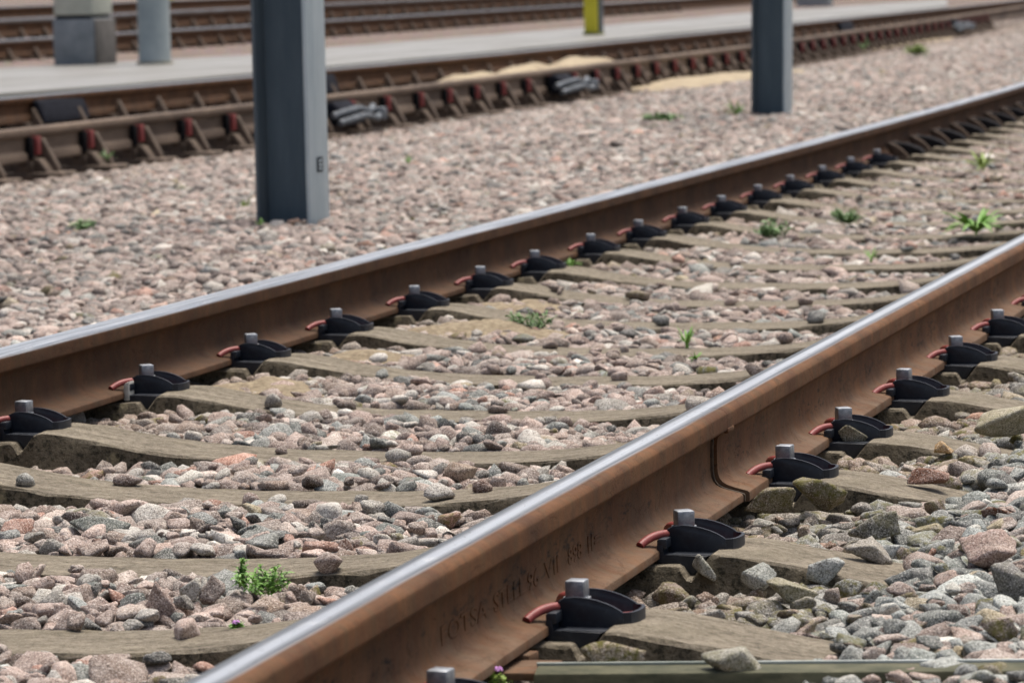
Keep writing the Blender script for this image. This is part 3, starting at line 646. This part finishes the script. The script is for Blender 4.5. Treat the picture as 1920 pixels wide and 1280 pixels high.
def deposit(x0, x1, y0, y1, res, dens, marg, smul=1.0, seed=1, y_density=None):
    r = np.random.default_rng(seed); nx, ny = int((x1-x0)/res)+1, int((y1-y0)/res)+1
    gx = x0 + np.arange(nx)*res; gy = y0 + np.arange(ny)*res
    GX, GY = np.meshgrid(gx, gy, indexing='ij'); Lv = level(GX, GY)
    H = Lv - .062
    for sy in SY:   # sleepers
        j = np.abs(gy-sy) < .096
        if j.any():
            i = (gx > -2.05) & (gx < .55); H[np.ix_(i, j)] = np.maximum(H[np.ix_(i, j)], sl_top(gx[i])[:, None])
    N = int((x1-x0)*(y1-y0)*dens)
    X = r.uniform(x0, x1, N); Y = r.uniform(y0, y1, N); k = inside(X, Y, marg); X, Y = X[k], Y[k]
    a = np.clip(r.lognormal(math.log(.0245), .34, len(X)), .010, .045)*smul
    # big stones first inside shuffled batches -> gaps are filled by smaller ones later
    order = np.argsort(-a + r.normal(0, .006, len(X))); X, Y, a = X[order], Y[order], a[order]
    b = a*r.uniform(.62, .95, len(X)); c = a*r.uniform(.42, .78, len(X)); lv = level(X, Y)
    dS = np.min(np.abs(Y[:, None]-SY[None, :]), 1); rot = r.uniform(0, 2*math.pi, len(X)); luck = r.uniform(0, 1, len(X))
    out = []
    offs = {}
    for q in range(len(X)):
        x, y = X[q], Y[q]; xo = xoff(y); xx = x - xo
        onS = dS[q] < .094 + b[q]*.62 and -2.06 < xx < .56
        rail = abs(xx) < .062 + a[q]*.8 or abs(xx+1.505) < .062 + a[q]*.8
        if onS and (rail or luck[q] > .0022 or abs(xx-.12) < .12 or abs(xx+1.385) < .14): 
            if not (xx > .42 and luck[q] < .6): continue
        if -2.05 < xx < .5 and dS[q] < .2 and (abs(xx-.11) < .10 or abs(xx+1.39) < .10) and luck[q] > .5: continue
        if xx < -4.5:
            if abs(xx-t2x(y)) < .14+a[q] or abs(xx-t2f(y)) < .14+a[q] or xx < t2f(y)-.05: continue
        if any(hx-.01-a[q] < x < hx+.19+a[q] and hy-a[q] < y < hy+.2 for hx, hy in POSTS): continue
        ra = (a[q]+b[q])*.42; w_ = max(1, int(ra/res)); i = int((x-x0)/res); j = int((y-y0)/res)
        i0, i1, j0, j1 = max(i-w_, 0), min(i+w_+1, nx), max(j-w_, 0), min(j+w_+1, ny)
        if i1 <= i0 or j1 <= j0: continue
        sub = H[i0:i1, j0:j1]; h = sub.mean()*.6 + sub.max()*.4; top = h + 1.6*c[q]
        if rail and top > -.014: continue
        if rail and h > -.05: continue
        lim = lv[q] + .012 + (.010 if luck[q] < .06 else 0)
        if onS: lim = max(lim, sl_top(xx)+.03)
        if top > lim: continue
        if h > lv[q] + .004 and not onS: continue
        z = h + .68*c[q]
        key = (i1-i0, j1-j0, w_)
        if key not in offs:
            uu, vv = np.meshgrid((np.arange(i1-i0)-(i1-i0-1)/2)/w_, (np.arange(j1-j0)-(j1-j0-1)/2)/w_, indexing='ij'); offs[key] = np.sqrt(np.clip(1-(uu**2+vv**2)*.8, 0, 1))*np.where(uu**2+vv**2 < 1.15, 1, 0)
        E_ = offs[key]; H[i0:i1, j0:j1] = np.where(E_ > 0, np.maximum(sub, z + c[q]*.9*E_), sub)
        out.append((x, y, z, a[q], b[q], c[q], rot[q]))
    return np.array(out)
PINK = [((.44,.36,.32), 30), ((.39,.315,.28), 26), ((.33,.27,.235), 18), ((.49,.43,.385), 20), ((.46,.45,.41), 14), ((.27,.215,.18), 10), ((.24,.26,.245), 7), ((.43,.27,.215), 6), ((.13,.14,.135), 4), ((.68,.66,.61), 11)]
GREY = [((.31,.34,.33), 22), ((.39,.42,.40), 20), ((.24,.27,.255), 14), ((.39,.315,.275), 20), ((.45,.39,.35), 12), ((.16,.18,.17), 8), ((.39,.345,.24), 6), ((.53,.54,.50), 9), ((.30,.155,.10), 2)]
def tints(P, seed):
    r = np.random.default_rng(seed); n = len(P); x, y = P[:, 0], P[:, 1]
    pc, pw = np.array([c for c, _ in PINK]), np.array([w_ for _, w_ in PINK], float); gc, gw = np.array([c for c, _ in GREY]), np.array([w_ for _, w_ in GREY], float)
    A = pc[r.choice(len(pc), n, p=pw/pw.sum())]; B = gc[r.choice(len(gc), n, p=gw/gw.sum())]
    g = r.uniform(0, 1, n) < np.interp(x, [-1.6, -.2, .05, .4], [.05, .10, .75, .95])
    C = np.where(g[:, None], B, A)
    C = C*np.clip(r.normal(1.0, .27, (n, 1)), .35, 1.6)
    # far field: paler, dustier stones
    f = np.where(x < -1.6, .14, 0)[:, None]; C = C*(1-f) + np.array([.60,.53,.50])*f*r.uniform(.7, 1.2, (n, 1))
    C = C*.76*r.uniform(.76, 1.2, (n, 1)); g_ = C.mean(1, keepdims=True); C = np.clip(g_ + (C-g_)*1.3, .02, .8)
    lf = np.sin(x*2.1+y*.7)*np.sin(y*1.3-x*.9+1)+.5*np.sin(x*5.3-y*2.9); C = C*(1+.10*lf[:, None]*np.where(x < -1.6, 1, .4)[:, None])
    # rust dust and tan grit beside the rails
    dr = np.minimum(np.abs(x+1.505), np.abs(x)); k = (np.clip(1-(dr-.10)/.32, 0, 1)*np.where(x > .0, .85, .75)*r.uniform(.3, 1, n))[:, None]
    C = C*(1-k) + np.array([.21,.145,.09])*k
    k2 = (np.clip(1-np.abs(x+5.4)/.7, 0, 1)*.6 + np.where(x < -5.5, .55, 0)*1.0)[:, None]; k2 = np.clip(k2, 0, .7); C = C*(1-k2) + np.array([.24,.18,.135])*k2
    moss = np.where(r.uniform(0, 1, n) < np.where((x > .02) & (x < .40), .48, np.where(x > .40, .13, .03)), r.uniform(.4, 1, n), 0)
    return np.concatenate([C, moss[:, None]], 1)
def stone_mesh(name, batches):
    Vs, Fs, Ts = [], [], []; off = 0
    for lvl, P, seed in batches:
        if not len(P): continue
        r = np.random.default_rng(seed); shp, F = SH[lvl]; n = len(P)
        base = shp[r.integers(0, len(shp), n)]
        Ra = rotm(r.uniform(0, 6.28, n), r.uniform(0, 6.28, n), r.uniform(0, 6.28, n))
        v = np.einsum('nij,nvj->nvi', Ra, base)
        v /= (v.max(1)-v.min(1))[:, None, :]/2*.55 + .45      # part-way to a unit box so a,b,c hold
        v = v*P[:, None, 3:6]
        Rb = rotm(P[:, 6], r.normal(0, .22, n), r.normal(0, .22, n)); v = np.einsum('nij,nvj->nvi', Rb, v) + P[:, None, 0:3]
        nv = v.shape[1]; Vs.append(v.reshape(-1, 3)); Fs.append((F[None] + (np.arange(n)*nv)[:, None, None]).reshape(-1, 3) + off); off += n*nv
        Ts.append(np.repeat(tints(P, seed+5), nv, 0))
    V, F, T = np.concatenate(Vs), np.concatenate(Fs), np.concatenate(Ts)
    me = bpy.data.meshes.new(name); me.vertices.add(len(V)); me.vertices.foreach_set('co', V.astype(np.float32).ravel())
    me.loops.add(F.size); me.loops.foreach_set('vertex_index', F.astype(np.int32).ravel())
    me.polygons.add(len(F)); me.polygons.foreach_set('loop_start', np.arange(0, F.size, 3, dtype=np.int32))
    me.update(calc_edges=True)
    a = me.attributes.new('tint', 'FLOAT_COLOR', 'POINT'); a.data.foreach_set('color', T.astype(np.float32).ravel())
    me.polygons.foreach_set('use_smooth', np.ones(len(F), bool)); me.update()
    return me
import time; t0 = time.time()
A1 = deposit(-2.6, 1.35, 3.7, 9.6, .006, 15000, .25, 1.06, 11)
A2 = deposit(-5.4, .6, 9.6, 16.0, .008, 8000, .2, 1.32, 12)
A3 = deposit(-8.0, -.9, 16.0, 27.0, .012, 4500, .2, 1.5, 13)
A4 = deposit(-8.0, -1.5, 27.0, 56.0, .02, 900, .3, 1.6, 14)
print('STONES', len(A1), len(A2), len(A3), len(A4), round(time.time()-t0, 1))
def split(A, y): return A[A[:, 1] < y], A[A[:, 1] >= y]
nr, fr_ = split(A1, 9.6)
n1, n2 = split(nr, 5.9)
bal = link('ballast_gravel', stone_mesh('ballast_gravel', [(3, n1, 20), (2, n2, 21), (1, A2, 22), (1, A3, 23), (1, A4, 24)]), M['stone'])
tag(bal, 'pinkish grey crushed stone ballast filling the ground between the rails', 'gravel', kind='stuff')

# grit beds: sand and fines
def mound(name, cx, cy, rx, ry, z0, h, mat, seed, rz=0):
    r = np.random.default_rng(seed); n = 36; V = []; F = []
    ph = r.uniform(0, 6, 6)
    for i in range(n):
        for j in range(n):
            u, v = -1+2*i/(n-1), -1+2*j/(n-1); d_ = math.sqrt(u*u+v*v); e = 1 + .18*math.sin(3*math.atan2(v, u)+ph[0]) + .1*math.sin(5*math.atan2(v, u)+ph[1])
            z = h*max(0, 1-(d_/e)**2)**1.0 + h*.25*(math.sin(u*5+ph[2])*math.cos(v*6+ph[3]))*max(0, 1-d_/e) + r.normal(0, h*.03) - (.03 if d_ > e else 0)
            V.append((u*rx, v*ry, z))
    for i in range(n-1):
        for j in range(n-1): F.append((i*n+j, (i+1)*n+j, (i+1)*n+j+1, i*n+j+1))
    me = bpy.data.meshes.new(name); me.from_pydata(V, [], F); me.update(); me.polygons.foreach_set('use_smooth', [True]*len(F))
    o = link(name, me, mat); o.location = (cx, cy, z0); o.rotation_euler.z = rz; return o
sandm = mat_simple('yellow_sand', (.27,.215,.14), (.38,.315,.21), 6, .95, bump=.5, dist=.01)
gritm = mat_simple('tan_grit', (.24,.185,.115), (.44,.36,.24), 70, .95, bump=.9, dist=.008)
for i, (px, py, z, rx, ry, h, lab, mt) in enumerate([
    (890, 128, .0, .22, .75, .05, 'yellow sand heap between the background rails, left of the group', sandm),
    (985, 116, .0, .24, .9, .06, 'yellow sand heap between the background rails, middle of the group', sandm),
    (1085, 112, .0, .24, 1.1, .07, 'yellow sand heap between the background rails, right of the group', sandm),
    (1320, 156, -.075, .34, 2.2, .055, 'flat patch of yellow sand left of the second dark post', sandm),
    (1440, 143, -.075, .30, 1.8, .030, 'flat patch of yellow sand behind the second dark post', sandm),
    (1660, 88, -.07, .16, 4.0, .018, 'thin strip of pale sand beside the chairs near the top right', sandm),
    (790, 45, .0, .4, 4.0, .06, 'pale sand strip between the far rails behind the walkway', sandm)]):
    p = onZ(px, py, z)
    if i < 3:
        r_ = ray(px, py); q = (-6.66-CAM.x)/r_.x; p = CAM + r_*q; z = -.03; h = h+.028
    o = mound('sand', p.x, p.y, rx, ry, z, h, mt, 40+i); tag(o, lab, 'sand', kind='stuff')
for i, (gx_, gy_, rx, ry, h, lab) in enumerate([(-1.20, 8.75, .26, .20, .045, 'tan grit by the far rail beside its fourth and fifth clips'), (-1.26, 8.13, .20, .19, .040, 'tan grit by the far rail between its third and fourth clips'),
    (-1.29, 7.53, .18, .20, .038, 'tan grit by the far rail beside its second clip'), (-1.24, 9.36, .20, .18, .040, 'tan grit by the far rail between its fifth and sixth clips')]):
    o = mound('grit', gx_, gy_, rx, ry, -.046, h, gritm, 60+i); tag(o, lab, 'grit', kind='stuff')

# ------------------------------------------------------------------ single stones that stand out
def rock(px, py, z, w_px, asp, hgt, col, moss, lab, seed, rz=0.0, tilt=(0,0), name='stone', shape=None):
    p = onZ(px, py, z); s_ = (p-CAM).dot(fw)/FPX; a = w_px*s_/2
    shp, F = rock_shapes(4, 1, seed); v = shp[0].copy()
    if shape == 'wedge': v[:, 0] *= np.interp(v[:, 2], [-1, 1], [1.15, .35]); v[:, 1] *= np.interp(v[:, 2], [-1, 1], [1.1, .5])
    v /= np.abs(v).max(0)[None, :]; v *= np.array([a, a*asp, hgt/2])
    v[:, 2] = np.maximum(v[:, 2], -hgt/2*.9)
    me = bpy.data.meshes.new(name); me.from_pydata(v.tolist(), [], F.tolist()); me.update(); me.polygons.foreach_set('use_smooth', [True]*len(F))
    at_ = me.attributes.new('tint', 'FLOAT_COLOR', 'POINT'); at_.data.foreach_set('color', np.tile(np.array([*col, moss], np.float32), (len(v), 1)).ravel())
    o = link(name, me, M['stone']); o.location = (p.x, p.y, z+hgt/2*.8); o.rotation_euler = (R(tilt[0]), R(tilt[1]), R(rz)); tag(o, lab, 'stone', 'loose stones that stand out'); return o
rock(1150, 1264, -.015, 122, .40, .046, (.34,.28,.20), 1.0, 'mossy blocky stone beside the notched plate at the bottom', 101, 8)
rock(1542, 955, -.01, 112, .75, .055, (.17,.14,.08), .9, 'dark olive mossy stone in front of the clip by the joint', 102, -10)
rock(1640, 1003, -.01, 100, .7, .042, (.14,.14,.12), .45, 'smooth dark grey-green stone below the clip by the joint', 103, 5)
rock(1742, 905, .0, 84, .6, .026, (.20,.075,.035), 0, 'rusty red-brown flat stone right of the clip by the joint', 104, -4)
rock(1885, 815, .02, 120, .7, .055, (.40,.37,.26), .5, 'large pale boulder with yellow lichen at the right edge', 105, 12)
rock(1600, 834, .0, 56, .8, .040, (.27,.25,.17), .3, 'grey-brown stone lying against a black clip', 106, 10)
rock(1768, 848, .005, 38, .8, .022, (.48,.30,.11), 0, 'small orange stone near the lichen boulder', 107, 0)
rock(1448, 960, -.01, 96, .7, .045, (.24,.20,.13), .7, 'brown mossy stone under the end of the foreground rail joint', 108, 0)
rock(300, 1168, -.045, 72, .55, .064, (.27,.19,.155), 0, 'upright triangular brown stone among the ballast at lower left', 109, 0, (0,0), shape='wedge')
rock(185, 1004, -.035, 112, .5, .034, (.15,.175,.16), .1, 'long dark grey-green stone in the ballast at left', 110, -6)
rock(360, 1130, -.04, 52, .8, .040, (.44,.43,.38), .15, 'pale whitish stone right of the upright triangular stone', 111, 0)
rock(400, 1130, -.04, 52, .8, .044, (.25,.20,.17), 0, 'cube-shaped brown stone beside the bright green weed', 112, 10)
rock(1370, 1286, -.02, 118, .7, .050, (.33,.33,.27), .5, 'speckled pale stone poking over the bottom edge in front of the beam', 113, 0)
rock(1480, 1128, -.025, 100, .6, .034, (.33,.31,.22), .5, 'tan and green double stone below the broad sleeper', 114, -8)
rock(1420, 1103, -.025, 66, .8, .040, (.34,.37,.34), .1, 'pale grey-green stone at the foot of the broad sleeper', 115, 0)
rock(1550, 1092, -.025, 72, .8, .040, (.37,.40,.38), 0, 'light grey stone beside the broad sleeper end', 116, 4)
rock(1157, 284, -.04, 36, .8, .055, (.11,.09,.08), 0, 'dark cube-shaped stone lying alone on the distant gravel', 117, 0)
rock(1630, 1055, -.02, 90, .8, .04, (.33,.31,.27), .2, 'rounded grey stone right of the broad sleeper', 118, 4)
rock(1850, 1060, -.0, 130, .6, .055, (.38,.27,.23), .15, 'large pink stone near the right edge at lower right', 119, -14)
rock(1905, 1130, -.01, 90, .8, .060, (.17,.17,.16), .2, 'dark round stone cut off by the right edge at lower right', 120, 0)
rock(1395, 740, -.05, 30, .8, .03, (.34,.27,.23), 0, 'pinkish stone lying behind the foreground rail head', 121)
rock(860, 905, -.04, 66, .7, .040, (.30,.22,.16), .1, 'brown rounded stone behind the foreground rail at centre', 122)
rock(1320, 1085, -.02, 50, .8, .04, (.35,.36,.32), .4, 'grey-green stone left of the broad sleeper face', 123)
rock(150, 795, -.055, 72, .6, .022, (.27,.21,.13), .2, 'flat tan stone beside the leftmost clip of the far rail', 124, -12)
rock(202, 778, -.05, 52, .8, .040, (.28,.18,.10), .1, 'orange-brown stone under the far rail between two clips', 125, 10)

# ------------------------------------------------------------------ weeds
def leafmat(name, a, b):
    t = NT(name, .55, 0, .4); t.base(t.mix(t.noise(t.coord(), 60, 2, .5), a, b))
    t.b.inputs['Subsurface Weight'].default_value = 0.0; return t.m
G1 = leafmat('bright_green_leaf', (.09,.22,.03), (.20,.38,.07)); G2 = leafmat('mid_green_leaf', (.08,.17,.05), (.16,.28,.09)); G3 = leafmat('yellow_green_leaf', (.14,.22,.03), (.24,.33,.06)); FL = leafmat('purple_petal', (.55,.25,.60), (.68,.36,.70))
def weed(px, py, z, w_px, h_px, kind, mat, lab, seed, flower=False, X=None):
    p = onZ(px, py, z)
    if X is not None: r_ = ray(px, py); p = CAM + r_*((X-CAM.x)/r_.x); p.z = z
    s_ = (p-CAM).dot(fw)/FPX; W_ = w_px*s_/2*1.15; Hh = h_px*s_*1.3; z += .014; r = random.Random(seed)
    root = empty('weed', (p.x, p.y - .02, z)); bm = bmesh.new(); st = MB()
    def leaf(c, dr, L_, wd, droop=.3):
        side = dr.cross(Vector((0,0,1)));  side = side.normalized() if side.length > .01 else Vector((1,0,0))
        side = (side + Vector((0,0,r.uniform(-.5,.5)))).normalized(); prev = None
        n = 4
        for k in range(n+1):
            t = k/n; ww = wd*math.sin(math.pi*min(1, t*.9+.08)); c2 = c + dr*L_*t + Vector((0,0,-droop*L_*t*t))
            a = bm.verts.new(c2-side*ww/2); b = bm.verts.new(c2+side*ww/2)
            if prev: bm.faces.new((prev[0], prev[1], b, a))
            prev = (a, b)
    if kind == 'fine':
        for k in range(max(10, int(22*w_px/100)+8)):
            a = r.uniform(0, 6.283); rr4 = W_*math.sqrt(r.uniform(.0, 1)); q = Vector((rr4*math.cos(a)*.75, rr4*math.sin(a)*.75, 0)); top = Vector((rr4*math.cos(a), rr4*math.sin(a), Hh*r.uniform(.45, 1)*(1-.35*(rr4/W_)**2)))
            pts = [q*.4, q*.4+(top-q*.4)*.5+Vector((r.uniform(-.004,.004),)*3), top]; sp = spline(pts, 4); st.tube(sp, .0006, 4)
            for c in sp[2:]:
                for _ in range(3):
                    dd = Vector((r.uniform(-1,1), r.uniform(-1,1), r.uniform(-.2,.9))).normalized(); leaf(c, dd, r.uniform(.006,.013)*max(1, s_*1100), r.uniform(.0022,.0045)*max(1, s_*1100))
    else:
        for k in range(int(16+w_px/7)):
            a = r.uniform(0, 6.283); dd = Vector((math.cos(a)*W_*r.uniform(.5,1), math.sin(a)*W_*r.uniform(.5,1), Hh*r.uniform(.5,1.1))); L_ = dd.length
            leaf(Vector((math.cos(a), math.sin(a), 0))*W_*.06, dd/L_, L_, max(.003, L_*r.uniform(.06,.12)), r.uniform(.1,.7))
        st.tube([(0,0,-.01),(0,0,.008)], .004, 6)
    me = bpy.data.meshes.new('leaves'); bm.to_mesh(me); bm.free(); link('leaves', me, mat, root)
    st.build('stem', mat, root)
    if flower:
        f = MB()
        for k in range(5):
            a = k*1.256; f.tube([(W_*.2, 0, Hh), (W_*.2+.0045*math.cos(a), .0045*math.sin(a), Hh+.002)], .002, 6, rad=[.001, .0026])
        f.build('flower', FL, root)
    tag(root, lab, 'weed', 'weeds growing in the ballast'); return root
weed(505, 1128, -.035, 96, 46, 'fine', G1, 'bright green bushy weed in the ballast at lower left', 1)
weed(463, 1112, -.035, 24, 46, 'fine', G1, 'thin stalk rising at the left of the bushy weed', 2)
weed(1000, 632, -.04, 80, 36, 'fine', G2, 'pale green weed between sleepers in the middle of the track', 3)
weed(1292, 655, -.04, 44, 34, 'blade', G1, 'bright green tuft before the foreground rail, upper of a pair', 4)
weed(1308, 684, -.04, 40, 16, 'blade', G1, 'small bright green tuft just below another tuft', 5)
weed(1075, 507, -.03, 44, 18, 'blade', G1, 'green tuft right beside the seventh clip of the far rail', 6)
weed(1450, 455, -.03, 70, 34, 'fine', G2, 'weed between sleepers left of the long-leaved plant', 7)
weed(1590, 425, -.03, 60, 22, 'fine', G2, 'low weed patch between two others in the track at right', 8)
weed(1636, 493, -.03, 42, 20, 'blade', G1, 'short green tuft close to the foreground rail at right', 9)
weed(1832, 442, -.03, 150, 52, 'blade', G1, 'long-leaved green plant near the right edge between the rails', 10)
weed(1845, 322, -.03, 82, 36, 'blade', G3, 'yellow-green tuft near the right edge by the far rail', 11)
weed(1382, 220, -.03, 50, 34, 'blade', G1, 'green tuft at the foot of the second dark post', 12)
weed(491, 431, -.03, 30, 16, 'blade', G1, 'small green leaves at the foot of the front dark post', 13)
weed(465, 403, -.03, 24, 26, 'blade', G3, 'yellowish tuft behind the left side of the front dark post', 14)
weed(768, 311, -.03, 24, 14, 'blade', G1, 'tiny green tuft on the gravel right of the front post', 15)
weed(162, 438, -.03, 44, 14, 'fine', G2, 'faint green patch on the gravel at left', 16)
weed(205, 302, -.03, 40, 18, 'blade', G2, 'green tuft under the background rail near the left edge', 17)
weed(1240, 230, -.03, 70, 10, 'fine', G2, 'low green patch on the gravel left of the second post', 18)
weed(1720, 105, -.03, 40, 14, 'fine', G3, 'distant green tuft on the gravel near the top right', 19)
weed(1620, 95, -.03, 30, 22, 'blade', G2, 'distant green tuft beside the background chairs at right', 20)
weed(938, 1270, -.045, 44, 42, 'fine', G3, 'tiny purple-flowered plant growing by the notched plate', 21, True, X=.075)
weed(452, 1196, -.04, 12, 10, 'fine', G1, 'tiny purple flower on the ballast beside the foreground rail', 22, True)
weed(98, 852, -.05, 30, 34, 'fine', G3, 'spindly pale weed under the leftmost clip of the far rail', 23)
weed(1640, 290, -.03, 60, 16, 'fine', G3, 'faint weed beside the last black clips of the far rail', 24)
print('DONE script')
